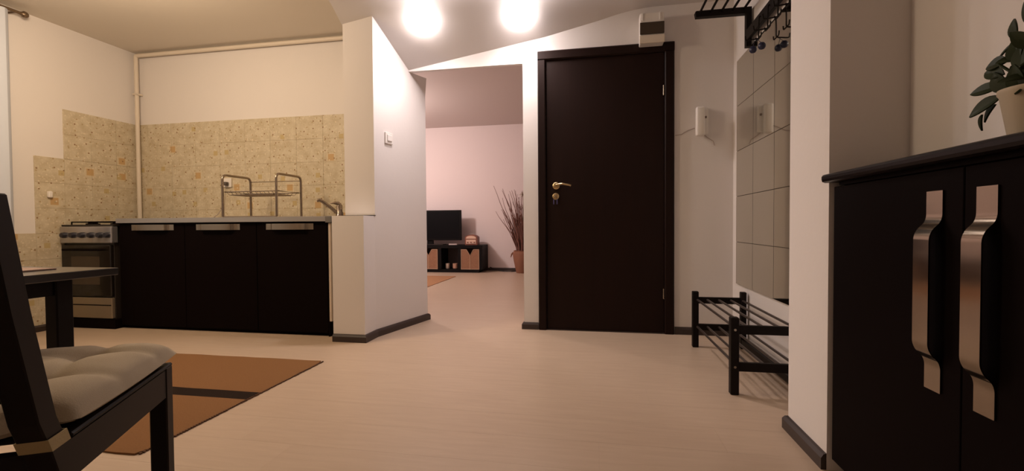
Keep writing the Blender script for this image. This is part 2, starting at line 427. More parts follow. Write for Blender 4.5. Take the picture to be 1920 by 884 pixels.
bw = [XL+0.007, -4.0] + [-4.0+0.25*k for k in range(1, 10)] + [XP]
cells = []
for zt, zb in zip(rows, rows[1:]):
    if zb < 0.7: continue
    for a, b in zip(bw, bw[1:]): cells.append((a, b, zb, zt))
tiles('wall_kitchen', YB, cells, 'X')
lcols = [3.5-0.006, 3.3, 3.1, 2.9, 2.703, 2.5, 2.3, 2.1, 1.9, 1.7, 1.5]
cells = []
for i, (zt, zb) in enumerate(zip(rows, rows[1:])):
    for b, a in zip(lcols, lcols[1:]):
        if i < 2 and a < 2.89: continue
        if i < 5 and a < 2.70: continue
        cells.append((a, b, zb, zt))
tiles('wall_left', XL, cells, 'Y')
# grout backing
obj('grout', add_box(nb(), XL+0.004, XP, YB-0.004, YB, 0.7, 1.712), M_grout, bpy.data.objects['wall_kitchen'])
g = nb(); add_box(g, XL, XL+0.004, 2.901, YB-0.004, 1.322+0.0, 1.712); add_box(g, XL, XL+0.004, 2.704, YB-0.004, 0.74, 1.321); add_box(g, XL, XL+0.004, 1.501, YB-0.004, 0.06, 0.7385)
obj('grout', g, M_grout, bpy.data.objects['wall_left'])

# ------------------------------------------------------------------ heating pipes
o = obj('heating_pipe', add_tube(nb(), rounded([(-4.07, 3.462, 0.852), (-4.07, 3.462, 2.325), (-4.05, 3.462, 2.325), (XP-0.002, 3.462, 2.325)], 0.03), 0.017, 12), mat('pipe_paint', (0.70, 0.62, 0.52), 0.5), None, True)
tag(o, 'cream painted heating pipe rising up the kitchen corner and running under the ceiling', 'pipe')
for z in (1.98, ):
    obj('pipe_clip', add_box(nb(), -4.095, -4.045, 3.442, 3.499, z-0.008, z+0.008, 0.002, 1), mat('pipe_paint', (0.7, 0.62, 0.52), 0.5), o)

# ------------------------------------------------------------------ curtain and rod
rod = thing('curtain_rod', 'brown metal curtain rod with round end knob high on the left wall', 'curtain rod', (XL, 2.66, 2.33))
M_rod = mat('bronze_rod', (0.20, 0.14, 0.09), 0.35, 0.7)
obj('pole', add_tube(nb(), [(-4.02, 2.60, 2.31), (-4.02, 0.5, 2.31)], 0.011, 12), M_rod, rod, True)
obj('finial', add_lathe(nb(), [(0.001, 0.035), (0.016, 0.033), (0.022, 0.022), (0.022, 0.008), (0.014, 0.0), (0.012, -0.01)], (-4.02, 2.60, 2.31), 16, 'Y'), M_rod, rod, True)
obj('bracket', add_tube(nb(), [(XL, 2.57, 2.31), (-4.02, 2.57, 2.31)], 0.007, 8), M_rod, rod)
cb = nb(); A = []; B = []
for i in range(121):
    y = 2.520 - i*1.9/120; x = -4.02 + 0.022*math.sin(i*0.75) + 0.006*math.sin(i*0.31)
    A.append((x, y))
vt = [cb.verts.new((x, y, 2.30)) for x, y in A]; vb = [cb.verts.new((x+0.01*math.sin(y*9), y-0.0, 0.08)) for x, y in A]
vt2 = [cb.verts.new((x+0.002, y, 2.30)) for x, y in A]; vb2 = [cb.verts.new((x+0.002+0.01*math.sin(y*9), y, 0.08)) for x, y in A]
for i in range(120):
    cb.faces.new((vt[i], vt[i+1], vb[i+1], vb[i])); cb.faces.new((vt2[i+1], vt2[i], vb2[i], vb2[i+1]))
    cb.faces.new((vt[i+1], vt[i], vt2[i], vt2[i+1])); cb.faces.new((vb[i], vb[i+1], vb2[i+1], vb2[i]))
bmesh.ops.recalc_face_normals(cb, faces=cb.faces)
tag(obj('curtain', cb, mat('bluish_white_cloth', (0.56, 0.60, 0.68), 0.85), None, True), 'bluish white curtain hanging from the rod at the far left edge', 'curtain')
bg = thing('cloth_bag', 'small yellow, green and blue bag on the floor at the left edge', 'bag', (-3.84, 2.28, 0))
bm = nb(); add_box(bm, -3.96, -3.72, 2.2, 2.36, 0, 0.24, 0.05, 3); bmesh.ops.subdivide_edges(bm, edges=bm.edges[:], cuts=1)
for v in bm.verts:
    if v.co.z > 0.03: v.co += noise.noise_vector(v.co*14)*0.012
obj('bag_body', bm, mat('yellow_green_cloth', (0.45, 0.40, 0.07), 0.8, var=0.6, vscale=12), bg, True)
obj('bag_band', add_box(nb(), -3.965, -3.715, 2.195, 2.365, 0.12, 0.17, 0.01, 2), mat('blue_cloth', (0.13, 0.15, 0.40), 0.8), bg, True)

# ------------------------------------------------------------------ stove
st = thing('gas_stove', 'silver and black freestanding gas stove left of the kitchen cabinets', 'stove', (-3.85, 3.15, 0))
SX0, SX1, SY = -4.10, -3.632, 2.86
obj('body', add_box(nb(), SX0, SX1, SY+0.02, 3.44, 0.06, 0.79, 0.004), mat('stove_black', (0.02, 0.015, 0.012), 0.4), st)
obj('base', add_box(nb(), SX0, SX1+0.018, SY, 3.40, 0.0, 0.075, 0.004), M_black, st)
obj('cooktop', add_box(nb(), SX0-0.0, SX1+0.02, SY+0.0, 3.46, 0.79, 0.803, 0.004), mat('stove_black', (0.02, 0.015, 0.012), 0.4), st)
pnl = obj('control_panel', add_box(nb(), SX0, SX1+0.02, SY-0.012, SY+0.04, 0.66, 0.789, 0.008, 3), mat('stove_silver', (0.46, 0.45, 0.47), 0.24, 0.8), st)
kn = add_lathe(nb(), [(0.022, 0), (0.022, -0.012), (0.017, -0.026), (0.0, -0.028)], (0, 0, 0), 18, 'Y')
k0 = obj('knob', kn, mat('knob_dark', (0.02, 0.02, 0.03), 0.35), st, True)
k0.location = (-4.05, SY-0.012, 0.722)
for x in (-3.965, -3.88, -3.795, -3.71, -3.645):
    c = k0.copy(); COL.objects.link(c); c.location = (x, SY-0.012, 0.722)
od = obj('oven_door', add_box(nb(), SX0+0.005, SX1-0.0, SY-0.008, SY+0.02, 0.25, 0.645, 0.006), M_glassdark, st)
obj('oven_window', add_box(nb(), SX0+0.10, SX1-0.10, SY-0.0105, SY-0.006, 0.34, 0.56, 0.002, 1), M_window, od)
obj('door_handle', add_tube(nb(), rounded([(SX0+0.06, SY-0.008, 0.61), (SX0+0.06, SY-0.04, 0.61), (SX1-0.06, SY-0.04, 0.61), (SX1-0.06, SY-0.008, 0.61)], 0.012), 0.008, 10), M_black, od, True)
dr = obj('storage_drawer', add_box(nb(), SX0+0.005, SX1-0.0, SY-0.006, SY+0.02, 0.082, 0.24, 0.004), mat('drawer_grey', (0.30, 0.24, 0.17), 0.32, 0.5), st)
obj('groove', add_box(nb(), SX0+0.01, SX1-0.005, SY-0.0075, SY-0.004, 0.180, 0.187), M_black, dr)
for (x, y) in ((-3.98, 3.0), (-3.74, 3.0), (-3.98, 3.28), (-3.74, 3.28)):
    obj('burner', add_lathe(nb(), [(0.045, 0.803), (0.045, 0.812), (0.03, 0.815), (0.03, 0.82), (0.0, 0.82)], (x, y, 0), 20), M_black, st, True)
for (xa, xb) in ((-4.08, -3.87), (-3.85, -3.63)):
    gb = nb()
    for x in (xa, xb): add_tube(gb, [(x, 2.92, 0.824), (x, 3.38, 0.824)], 0.005, 6)
    for y in (2.92, 3.07, 3.22, 3.38): add_tube(gb, [(xa, y, 0.824), (xb, y, 0.824)], 0.005, 6)
    for x in (xa, xb):
        for y in (2.92, 3.38): add_tube(gb, [(x, y, 0.824), (x, y, 0.802)], 0.005, 6)
    obj('grate', gb, M_black, st)

# ------------------------------------------------------------------ base cabinets
def bow_handle_h(xc, z, y, L=0.37, hgt=0.043):
    """flat bent strip, horizontal; returns bm"""
    prof = [(-L/2, 0.0), (-L/2+0.035, 0.0), (-L/2+0.05, -0.006), (-L/2+0.062, -0.022), (-L/2+0.078, -0.026), (L/2-0.078, -0.026), (L/2-0.062, -0.022), (L/2-0.05, -0.006), (L/2-0.035, 0.0), (L/2, 0.0)]
    bm = nb(); th = 0.003
    A = [[bm.verts.new((xc+a, y+b-th, zz)) for zz in (z-hgt/2, z+hgt/2)] for a, b in prof]
    B = [[bm.verts.new((xc+a, y+b, zz)) for zz in (z-hgt/2, z+hgt/2)] for a, b in prof]
    n = len(prof)
    for i in range(n-1):
        bm.faces.new((A[i][0], A[i+1][0], A[i+1][1], A[i][1])); bm.faces.new((B[i][1], B[i+1][1], B[i+1][0], B[i][0]))
        bm.faces.new((A[i][1], A[i+1][1], B[i+1][1], B[i][1])); bm.faces.new((B[i][0], B[i+1][0], A[i+1][0], A[i][0]))
    for i in (0, n-1): bm.faces.new((A[i][0], A[i][1], B[i][1], B[i][0]))
    bmesh.ops.recalc_face_normals(bm, faces=bm.faces); return bm
CX = [-3.606, -3.018, -2.409, -1.848]
hx = [(-3.487, -3.108), (-2.912, -2.542), (-2.327, -1.951)]
labs = ['black kitchen base cabinet next to the stove', 'black kitchen base cabinet in the middle of the row under the dish rack', 'black kitchen base cabinet beside the low white wall, under the tap']
for i in range(3):
    a, b = CX[i], CX[i+1]
    t = thing('base_cabinet', labs[i], 'cabinet', ((a+b)/2, 3.2, 0), group='kitchen base cabinets')
    obj('body', add_box(nb(), a+0.001, b-0.001, 2.922, 3.46, 0.085, 0.812), M_black, t)
    obj('plinth', add_box(nb(), a+0.001, b-0.001, 2.93, 2.95, 0, 0.085), M_black, t)
    dd = obj('door', add_box(nb(), a+0.002, b-0.002, 2.902, 2.921, 0.025, 0.808, 0.0015, 1), M_black, t)
    obj('handle', bow_handle_h((hx[i][0]+hx[i][1])/2, 0.777, 2.901, hx[i][1]-hx[i][0]), M_steel, dd, True)
# filler / trim between cabinets and the low wall
o = obj('filler_panel', add_box(nb(), -1.846, -1.836, 2.90, 3.45, 0.0, 0.811), M_black)
tag(o, 'narrow black filler panel closing the cabinet row at its right end', 'panel')
tr = obj('edge_trim', add_box(nb(), -1.832, -1.814, 2.890, 2.96, 0.11, 0.80, 0.002, 1), mat('trim_light', (0.62, 0.52, 0.42), 0.5)); tag(tr, 'thin pale vertical trim strip between black cabinet and low wall', 'trim')
wt = thing('worktop', 'long light worktop with grey metal front edge over the black cabinets', 'worktop', (-2.7, 3.2, 0.815))
obj('slab', add_box(nb(), -3.607, -1.745, 2.885, 3.492, 0.8135, 0.846, 0.001, 1), mat('worktop_grey', (0.36, 0.33, 0.31), 0.35), wt)
obj('front_edge', add_box(nb(), -3.607, -1.846, 2.878, 2.885, 0.812, 0.8475, 0.001, 1), M_alu, wt)
obj('edge_cap', add_box(nb(), -1.845, -1.80, 2.874, 2.884, 0.803, 0.8485, 0.002, 1), mat('cap_grey', (0.20, 0.19, 0.18), 0.45, 0.5), wt)

# dish rack
dk = thing('dish_rack', 'chrome wire dish rack standing on the worktop', 'dish rack', (-2.53, 3.13, 0.848))
ZT, ZB = 1.17, 0.854
for x, in ((-2.76,), (-2.305,)):
    obj('side_frame', add_tube(nb(), rounded([(x, 2.985, ZB), (x, 2.985, ZT), (x, 3.27, ZT), (x, 3.27, ZB)], 0.04), 0.009, 10), M_chrome, dk, True)
obj('base_wire', add_tube(nb(), [(-2.76, 2.985, ZB), (-2.305, 2.985, ZB)], 0.0045, 8), M_chrome, dk, True)
obj('base_wire', add_tube(nb(), [(-2.76, 3.27, ZB), (-2.305, 3.27, ZB)], 0.0045, 8), M_chrome, dk, True)
obj('top_wire', add_tube(nb(), [(-2.76, 3.27, ZT-0.03), (-2.305, 3.27, ZT-0.03)], 0.003, 8), M_chrome, dk, True)
tr_ = nb(); zt = 1.042
add_tube(tr_, [(-2.755, 3.0, zt), (-2.30, 3.0, zt), (-2.30, 3.24, zt), (-2.755, 3.24, zt)], 0.004, 8, closed=True)
add_tube(tr_, [(-2.72, 3.02, zt-0.022), (-2.36, 3.02, zt-0.022), (-2.36, 3.22, zt-0.022), (-2.72, 3.22, zt-0.022)], 0.003, 8, closed=True)
for k in range(13):
    x = -2.74+k*0.035; add_tube(tr_, [(x, 3.0, zt), (x, 3.03, zt-0.022), (x, 3.21, zt-0.022), (x, 3.24, zt)], 0.002, 5)
obj('wire_shelf', tr_, M_chrome, dk, True)

# tap
tp = thing('kitchen_tap', 'chrome mixer tap at the right end of the worktop', 'tap', (-1.930, 3.2, 0.846))
obj('tap_base', add_lathe(nb(), [(0.028, 0.8465), (0.028, 0.862), (0.022, 0.87), (0.022, 0.93), (0.018, 0.943), (0.0, 0.945)], (-1.930, 3.2, 0), 18), M_chrome, tp, True)
obj('spout', add_tube(nb(), [(-1.940, 3.2, 0.870), (-1.985, 3.17, 0.92), (-2.035, 3.14, 0.966), (-2.052, 3.13, 0.976), (-2.068, 3.125, 0.972)], 0.013, 10), M_chrome, tp, True)
obj('lever', add_tube(nb(), [(-1.927, 3.2, 0.938), (-1.935, 3.19, 0.952), (-1.965, 3.175, 0.956), (-1.985, 3.17, 0.955)], 0.008, 8, radii=[0.018, 0.015, 0.009, 0.005]), M_chrome, tp, True)
snk = thing('soap_bottle', 'small dark grey bottle behind the tap by the pillar', 'bottle', (-1.83, 3.05, 0.847))
obj('bottle_body', add_lathe(nb(), [(0.018, 0.847), (0.018, 0.875), (0.010, 0.89), (0.010, 0.90), (0.0, 0.90)], (-1.83, 3.05, 0), 14), mat('grey_brown', (0.15, 0.11, 0.09), 0.4), snk, True)

# socket with plug and cable
sk = thing('wall_socket', 'white wall socket on the tiles behind the left end of the dish rack', 'socket', (-3.18, 3.49, 1.16))
obj('plate', add_box(nb(), -3.21, -3.13, 3.478, 3.4935, 1.125, 1.205, 0.004), M_white, sk)
obj('plug', add_box(nb(), -3.185, -3.15, 3.44, 3.478, 1.14, 1.17, 0.006), mat('plug_dark', (0.10, 0.08, 0.07), 0.5), sk)
pc = obj('power_cable', add_tube(nb(), [(-3.18, 3.445, 1.14), (-3.20, 3.46, 1.05), (-3.21, 3.47, 0.95), (-3.25, 3.46, 0.89), (-3.29, 3.44, 0.853)], 0.0035, 6), mat('grey_cable', (0.42, 0.36, 0.31), 0.6), None, True)
tag(pc, 'thin grey cable dropping from the kitchen socket to the worktop', 'cable')
ho = obj('wall_hook', add_box(nb(), XL+0.006, XL+0.03, 2.775, 2.805, 1.01, 1.06, 0.008, 2), M_white); tag(ho, 'small white hook on the tiles of the left wall', 'hook')

# ------------------------------------------------------------------ light switch on the partition
dv = Vector((0.145, 0.61, 0)).normalized(); nv = Vector((dv.y, -dv.x, 0))
sw = thing('light_switch', 'white square light switch on the partition wall', 'switch', (-1.476, 3.10, 1.37), rotz=math.atan2(dv.y, dv.x), world=False)
obj('frame', add_box(nb(), -0.041, 0.041, -0.010, 0.0, 0, 0.082, 0.003, 2), M_white, sw)
obj('rocker', add_box(nb(), -0.022, 0.026, -0.016, -0.009, 0.020, 0.066, 0.003, 2), mat('rocker_white', (0.86, 0.83, 0.80), 0.3), sw)

# ------------------------------------------------------------------ door
dr = struct('door_1', add_box(nb(), -0.352, 0.476, 3.345, 3.385, 0.006, 1.975, 0.002, 1), M_door)
fr = nb()
add_prism(fr, [(-0.413, 3.41), (-0.413, 3.335), (-0.405, 3.325), (-0.362, 3.325), (-0.354, 3.335), (-0.354, 3.41)], 0, 1.977)
add_prism(fr, [(0.478, 3.41), (0.478, 3.335), (0.486, 3.325), (0.533, 3.325), (0.543, 3.335), (0.543, 3.41)], 0, 1.977)
add_prism(fr, [(3.41, 1.977), (3.335, 1.977), (3.325, 1.985), (3.325, 2.035), (3.335, 2.045), (3.346, 2.045), (3.346, 1.97), (3.41, 1.969)], -0.413, 0.543, 'X')
f = struct('door_frame', fr, M_door, dr)
obj('threshold', add_box(nb(), -0.36, 0.48, 3.335, 3.40, 0, 0.006), M_base, dr)
for z in (1.71, 0.285):
    obj('hinge', add_tube(nb(), [(0.472, 3.336, z-0.035), (0.472, 3.336, z+0.035)], 0.006, 10), M_steel, dr, True)
hd = obj('door_handle', add_lathe(nb(), [(0.026, 0), (0.026, -0.006), (0.020, -0.010), (0.0, -0.010)], (-0.281, 3.345, 1.062), 20, 'Y'), M_brass, dr, True)
obj('lever', add_tube(nb(), rounded([(-0.281, 3.34, 1.064), (-0.281, 3.300, 1.066), (-0.235, 3.296, 1.072), (-0.185, 3.298, 1.062), (-0.172, 3.30, 1.057)], 0.012), 0.007, 10), M_brass, hd, True)
obj('key_rosette', add_lathe(nb(), [(0.024, 0), (0.024, -0.008), (0.015, -0.012), (0.0, -0.012)], (-0.284, 3.345, 0.985), 20, 'Y'), M_brass, dr, True)
ky = thing('key_ring', 'keys with small blue tags hanging in the lock of the brown door', 'keys', (-0.284, 3.31, 0.985))
obj('key', add_box(nb(), -0.287, -0.281, 3.305, 3.334, 0.979, 0.991, 0.001, 1), M_steel, ky)
obj('ring', add_tube(nb(), [(-0.284+0.011*math.cos(a*math.pi/6), 3.31, 0.968+0.011*math.sin(a*math.pi/6)) for a in range(12)], 0.0015, 5, closed=True), M_steel, ky)
for dx in (-0.012, 0.012): obj('key_tag', add_box(nb(), -0.288+dx, -0.280+dx, 3.307, 3.311, 0.925, 0.960, 0.001, 1), mat('key_blue', (0.06, 0.05, 0.14), 0.4), ky)

# ------------------------------------------------------------------ fuse box, intercom
fb = thing('fuse_box', 'white fuse box with dark flap above the door', 'fuse box', (0.39, 3.3, 2.02))
obj('case', add_box(nb(), 0.303, 0.462, 3.245, 3.324, 2.012, 2.215, 0.006, 2), M_white, fb)
obj('back_plate', add_box(nb(), 0.313, 0.452, 3.324, 3.347, 2.055, 2.21), M_white, fb)
obj('lower_cover', add_box(nb(), 0.300, 0.465, 3.235, 3.2455, 2.008, 2.062, 0.004, 2), mat('aged_white', (0.70, 0.62, 0.52), 0.4), fb)
obj('flap', add_box(nb(), 0.303, 0.462, 3.232, 3.2455, 2.068, 2.148, 0.004, 2), M_window, fb)
for x in (0.32, 0.435): obj('cover_rib', add_box(nb(), x-0.004, x+0.004, 3.24, 3.2455, 2.165, 2.215), M_white, fb)
ic = thing('intercom_handset', 'white intercom handset on the wall right of the door', 'intercom', (0.73, 3.347, 1.38))
obj('wall_base', add_box(nb(), 0.695, 0.765, 3.325, 3.347, 1.39, 1.575, 0.008, 3), M_white, ic, True)
hb = nb(); add_box(hb, 0.678, 0.735, 3.285, 3.325, 1.375, 1.575, 0.012, 3)
obj('handset', hb, M_white, ic, True)
obj('hook_switch', add_box(nb(), 0.74, 0.752, 3.317, 3.326, 1.50, 1.515, 0.002, 1), mat('button_brown', (0.20, 0.14, 0.11), 0.5), ic)
M_wirew = mat('wall_wire', (0.40, 0.32, 0.28), 0.6)
w1 = obj('intercom_wire', add_tube(nb(), [(0.678, 3.343, 1.44), (0.64, 3.345, 1.428), (0.59, 3.345, 1.40), (0.55, 3.345, 1.395)], 0.0022, 5), M_wirew); tag(w1, 'thin wire running from the intercom left to the door frame', 'wire')
w2 = obj('intercom_wire', add_tube(nb(), [(0.74, 3.343, 1.39), (0.77, 3.345, 1.365), (0.80, 3.345, 1.345), (0.81, 3.345, 1.315)], 0.0022, 5), M_wirew); tag(w2, 'short loose wire end below the intercom on its right', 'wire')

# ------------------------------------------------------------------ mirror tiles on the right wall
mir = thing('mirror_panel', 'large panel of square grey mirror tiles on the right wall behind the pier', 'mirror', (XR, 2.6, 0.375))
obj('backing', add_box(nb(), XR-0.004, XR-0.0005, 1.945, 3.245, 0.377, 1.845), M_mirrback, mir)
cols = [3.245, 2.92, 2.595, 2.27, 1.945]; rws = [1.845, 1.546, 1.252, 0.955, 0.655, 0.377]
for a1, a0 in zip(cols, cols[1:]):
    for z1, z0 in zip(rws, rws[1:]):
        tl = obj('mirror_tile', add_box(nb(), XR-0.010, XR-0.004, a0+0.0018, a1-0.0018, z0+0.0018, z1-0.0018), M_mirror, mir)
# ------------------------------------------------------------------ hat rack
hr = thing('hat_rack', 'black wall hat rack with rods and wire hooks above the mirror tiles', 'coat rack', (XR, 2.6, 1.84))
for y in (2.965, 2.18):
    b = nb(); add_prism(b, [(0.605, 2.032), (0.600, 2.062), (0.606, 2.068), (0.919, 2.068), (0.919, 1.834), (0.889, 1.834), (0.889, 2.030)], y-0.018, y+0.018, 'Y')
    obj('bracket', b, M_blackwood, hr)
for k in range(5):
    x = 0.628 + k*0.062; obj('rod', add_tube(nb(), [(x, 2.19, 2.058), (x, 2.955, 2.058)], 0.007, 8), M_blackwood, hr, True)
obj('hook_rail', add_box(nb(), 0.888, 0.908, 2.17, 2.975, 1.868, 1.932, 0.002, 1), M_blackwood, hr)
for y in (2.70, 2.568, 2.434, 2.30):
    h = nb(); add_tube(h, rounded([(0.886, y, 1.90), (0.878, y, 1.90), (0.876, y, 1.835), (0.876, y, 1.782), (0.826, y, 1.776), (0.812, y, 1.776), (0.808, y, 1.800)], 0.01), 0.0035, 6)
    add_tube(h, rounded([(0.876, y-0.040, 1.802), (0.876, y-0.035, 1.780), (0.876, y+0.035, 1.780), (0.876, y+0.040, 1.802)], 0.01), 0.0035, 6)
    obj('hook', h, M_blackwood, hr, True)
for i, (x, y, l) in enumerate([(0.856, 2.725, ''), (0.866, 2.620, '')]):
    e = thing('hanging_ball', ['dark blue ball hanging by a cord from the first hook, left one', 'dark blue ball hanging by a cord from the first hook, right one'][i], 'pompom', (x, y, 1.733), group='dark blue balls on the first hook')
    obj('ball', add_lathe(nb(), [(0.0, -0.02), (0.012, -0.016), (0.018, -0.007), (0.019, 0.0), (0.018, 0.007), (0.012, 0.016), (0.0, 0.02)], (x, y, 1.733 - 0.02*i), 16), M_blue, e, True)
    obj('cord', add_tube(nb(), [(x, y, 1.748 - 0.02*i), (x, 2.70, 1.779)], 0.0015, 5), M_blue, e)

# ------------------------------------------------------------------ shoe rack
sr = thing('shoe_rack', 'low black two-shelf shoe rack with thin rods under the mirror tiles', 'shoe rack', (0.76, 2.6, 0))
PX = [(0.600, 0.636), (0.882, 0.914)]
for ya in (3.0, 2.185):
    for (x0, x1) in PX: obj('leg', add_box(nb(), x0, x1, ya, ya+0.036, 0, 0.352, 0.003, 1), M_blackwood, sr)
    for z in (0.128, 0.297):
        rl = obj('side_rail', add_box(nb(), 0.636, 0.882, ya+0.008, ya+0.028, z-0.021, z+0.019, 0.002, 1), M_blackwood, sr)
for z in (0.128, 0.297):
    for k in range(5):
        x = 0.620 + k*0.068
        if k == 0: x = 0.628
        obj('rod', add_tube(nb(), [(x, 2.205, z+0.003), (x, 3.015, z+0.003)], 0.0065, 8), mat('dark_rod', (0.045, 0.033, 0.028), 0.35), sr, True)
    obj('screw', add_lathe(nb(), [(0.006, 0.0), (0.006, -0.002), (0.0, -0.002)], (0.618, 2.185, z), 10, 'Y'), M_steel, sr)
obj('low_stretcher', add_box(nb(), 0.885, 0.905, 2.22, 3.0, 0.03, 0.06), M_blackwood, sr)

# ------------------------------------------------------------------ right shoe cabinet
sc = thing('hallway_cabinet', 'tall dark cabinet with long steel bow handles in the right foreground', 'cabinet', (0.82, 1.05, 0))
CY1 = 1.549; CY0 = 0.545
obj('body', add_box(nb(), 0.735, 0.929, CY0, CY1-0.002, 0.04, 0.888), M_black, sc)
obj('plinth', add_box(nb(), 0.75, 0.929, CY0+0.01, CY1-0.01, 0.0, 0.04), M_black, sc)
tb = nb(); add_prism(tb, [(0.929, 0.8995), (0.700, 0.8995), (0.692, 0.903), (0.690, 0.910), (0.690, 0.918), (0.693, 0.923), (0.699, 0.926), (0.929, 0.926)], CY0-0.02, 1.5645, 'Y')
obj('top', tb, mat('top_black', (0.008, 0.005, 0.005), 0.3, spec=0.14), sc)
obj('cornice', add_box(nb(), 0.718, 0.929, CY0, CY1-0.03, 0.8885, 0.899), M_black, sc)
def bow_handle_v(yc, x, z0, z1, wd=0.047):
    prof = [(z1, 0), (z1-0.055, 0), (z1-0.068, -0.004), (z1-0.082, -0.018), (z1-0.098, -0.0245), (z0+0.098, -0.0245), (z0+0.082, -0.018), (z0+0.068, -0.004), (z0+0.055, 0), (z0, 0)]
    pts = rounded([(0, b, a) for a, b in prof], 0.008, 3)
    bm = nb(); th = 0.003; Q = [[bm.verts.new((x+p.y-o, yy, p.z)) for o in (th, 0.0) for yy in (yc-wd/2, yc+wd/2)] for p in pts]
    for a, b in zip(Q, Q[1:]):
        bm.faces.new((a[0], a[1], b[1], b[0])); bm.faces.new((a[2], a[3], b[3], b[2])); bm.faces.new((a[0], a[2], b[2], b[0])); bm.faces.new((a[1], a[3], b[3], b[1]))
    for a in (Q[0], Q[-1]): bm.faces.new((a[0], a[1], a[3], a[2]))
    bmesh.ops.recalc_face_normals(bm, faces=bm.faces); return bm
for (a, b, hy) in ((1.0485, CY1-0.003, 1.122), (CY0+0.001, 1.0455, 0.989)):
    d_ = obj('door', add_box(nb(), 0.717, 0.735, a, b, 0.045, 0.886, 0.0015, 1), M_black, sc)
    obj('handle', bow_handle_v(hy, 0.7165, 0.413, 0.843), M_steeldark, d_, True)

# ------------------------------------------------------------------ plant on the cabinet
pp = thing('potted_plant', 'dark green leafy plant in a cream pot on the hallway cabinet', 'plant', (0.825, 1.035, 0.926))
obj('pot', add_lathe(nb(), [(0.034, 0.926), (0.036, 0.93), (0.05, 1.02), (0.053, 1.024), (0.053, 1.032), (0.048, 1.032), (0.046, 1.022), (0.0, 1.02)], (0.825, 1.035, 0), 28), M_pot, pp, True)
obj('soil', add_lathe(nb(), [(0.046, 1.018), (0.046, 1.026), (0.0, 1.028)], (0.825, 1.035, 0), 20), M_soil, pp, True)
def leaf_bm(base, dirv, up, L, W, curl=0.25, th=0.0016):
    bm = nb(); d_ = Vector(dirv).normalized(); s = d_.cross(Vector(up)).normalized(); n = s.cross(d_).normalized(); base = Vector(base)
    N = 8; top = []; bot = []
    for i in range(N+1):
        t = i/N; wv = W*max(0.04, math.sin(math.pi*min(1, t**0.85))**0.8)*0.5
        c = base + d_*L*t + n*(-curl*L*t*t)
        row = [(c + s*wv*q + n*(abs(q)*wv*0.35)) for q in (-1, -0.5, 0, 0.5, 1)]
        top.append([bm.verts.new(p+n*th) for p in row]); bot.append([bm.verts.new(p-n*th) for p in row])
    for i in range(N):
        for j in range(4):
            bm.faces.new((top[i][j], top[i][j+1], top[i+1][j+1], top[i+1][j])); bm.faces.new((bot[i][j+1], bot[i][j], bot[i+1][j], bot[i+1][j+1]))
        bm.faces.new((top[i][0], top[i+1][0], bot[i+1][0], bot[i][0])); bm.faces.new((top[i+1][4], top[i][4], bot[i][4], bot[i+1][4]))
    for i in (0, N): bm.faces.new([*top[i], *bot[i][::-1]])
    bmesh.ops.recalc_face_normals(bm, faces=bm.faces); return bm
c0 = Vector((0.825, 1.035, 1.03))
stems = [(-0.02, 0.035, 0.07), (-0.01, 0.02, 0.11), (0.0, 0.0, 0.09), (0.01, -0.02, 0.10), (-0.02, 0.015, 0.05), (-0.01, 0.03, 0.03), (0.0, -0.04, 0.06)]
for s in [(a, b*1.8, c) for a, b, c in stems]: obj('stem', add_tube(nb(), [c0 + Vector((s[0]*0.1, s[1]*0.1, -0.02)), c0 + Vector(s)*0.5, c0 + Vector(s)], 0.003, 6), M_leaf, pp, True)
# (dy toward the door, dz, dir y, dir z, length, width)
LV = [(0.02, 0.045, 0.9, 0.35, 0.060, 0.030), (0.025, 0.025, 1.0, 0.05, 0.062, 0.030), (0.025, 0.005, 0.9, -0.35, 0.070, 0.034), (0.035, -0.005, 0.7, -0.6, 0.045, 0.022),
      (0.045, -0.02, 0.3, -0.9, 0.035, 0.015), (0.02, 0.07, 1.0, 0.1, 0.055, 0.032), (0.01, 0.085, 0.6, 0.8, 0.04, 0.028), (0.005, 0.10, 0.25, 1.0, 0.045, 0.022), (0.015, 0.105, 1.0, -0.35, 0.055, 0.008),
      (0.0, 0.125, -0.1, 1.0, 0.045, 0.010), (-0.01, 0.09, -0.4, 0.9, 0.05, 0.028), (-0.02, 0.07, -0.9, 0.4, 0.055, 0.03), (-0.02, 0.04, -1.0, 0.1, 0.06, 0.032), (0.0, 0.04, 0.1, 0.9, 0.06, 0.034),
      (0.0, 0.02, 0.5, 0.5, 0.06, 0.034), (0.005, 0.06, 0.3, 0.7, 0.055, 0.034), (-0.01, 0.02, -0.5, 0.5, 0.06, 0.034), (0.0, 0.0, 0.0, 0.8, 0.055, 0.036), (0.02, 0.01, 0.3, 0.8, 0.05, 0.034)]
for k, (dy, dz, vy, vz, L_, W_) in enumerate(LV):
    ax = random.uniform(-0.35, 0.15); obj('leaf', leaf_bm(c0 + Vector((random.uniform(-0.02, 0.0), dy*2.1+0.010, dz*1.05-0.004)), (ax, vy, vz), (-1, random.uniform(-.3, .3), 0.45), L_*1.0, W_*0.9, 0.12), M_leaf, pp, True)
for k in range(22):
    a = random.uniform(0, 6.28); e = random.uniform(-0.2, 1.2); v = Vector((math.cos(a)*math.cos(e), math.sin(a)*math.cos(e), math.sin(e)))
    if v.y > 0.3: v.y *= 0.4
    if v.x > 0: v.x *= 0.5
    obj('leaf', leaf_bm(c0 + Vector((random.uniform(-0.025, 0.02), random.uniform(-0.02, 0.02), random.uniform(-0.0, 0.075))), v, (-1, 0.2, 0.6), random.uniform(0.035, 0.055), random.uniform(0.022, 0.032), 0.15), M_leaf, pp, True)

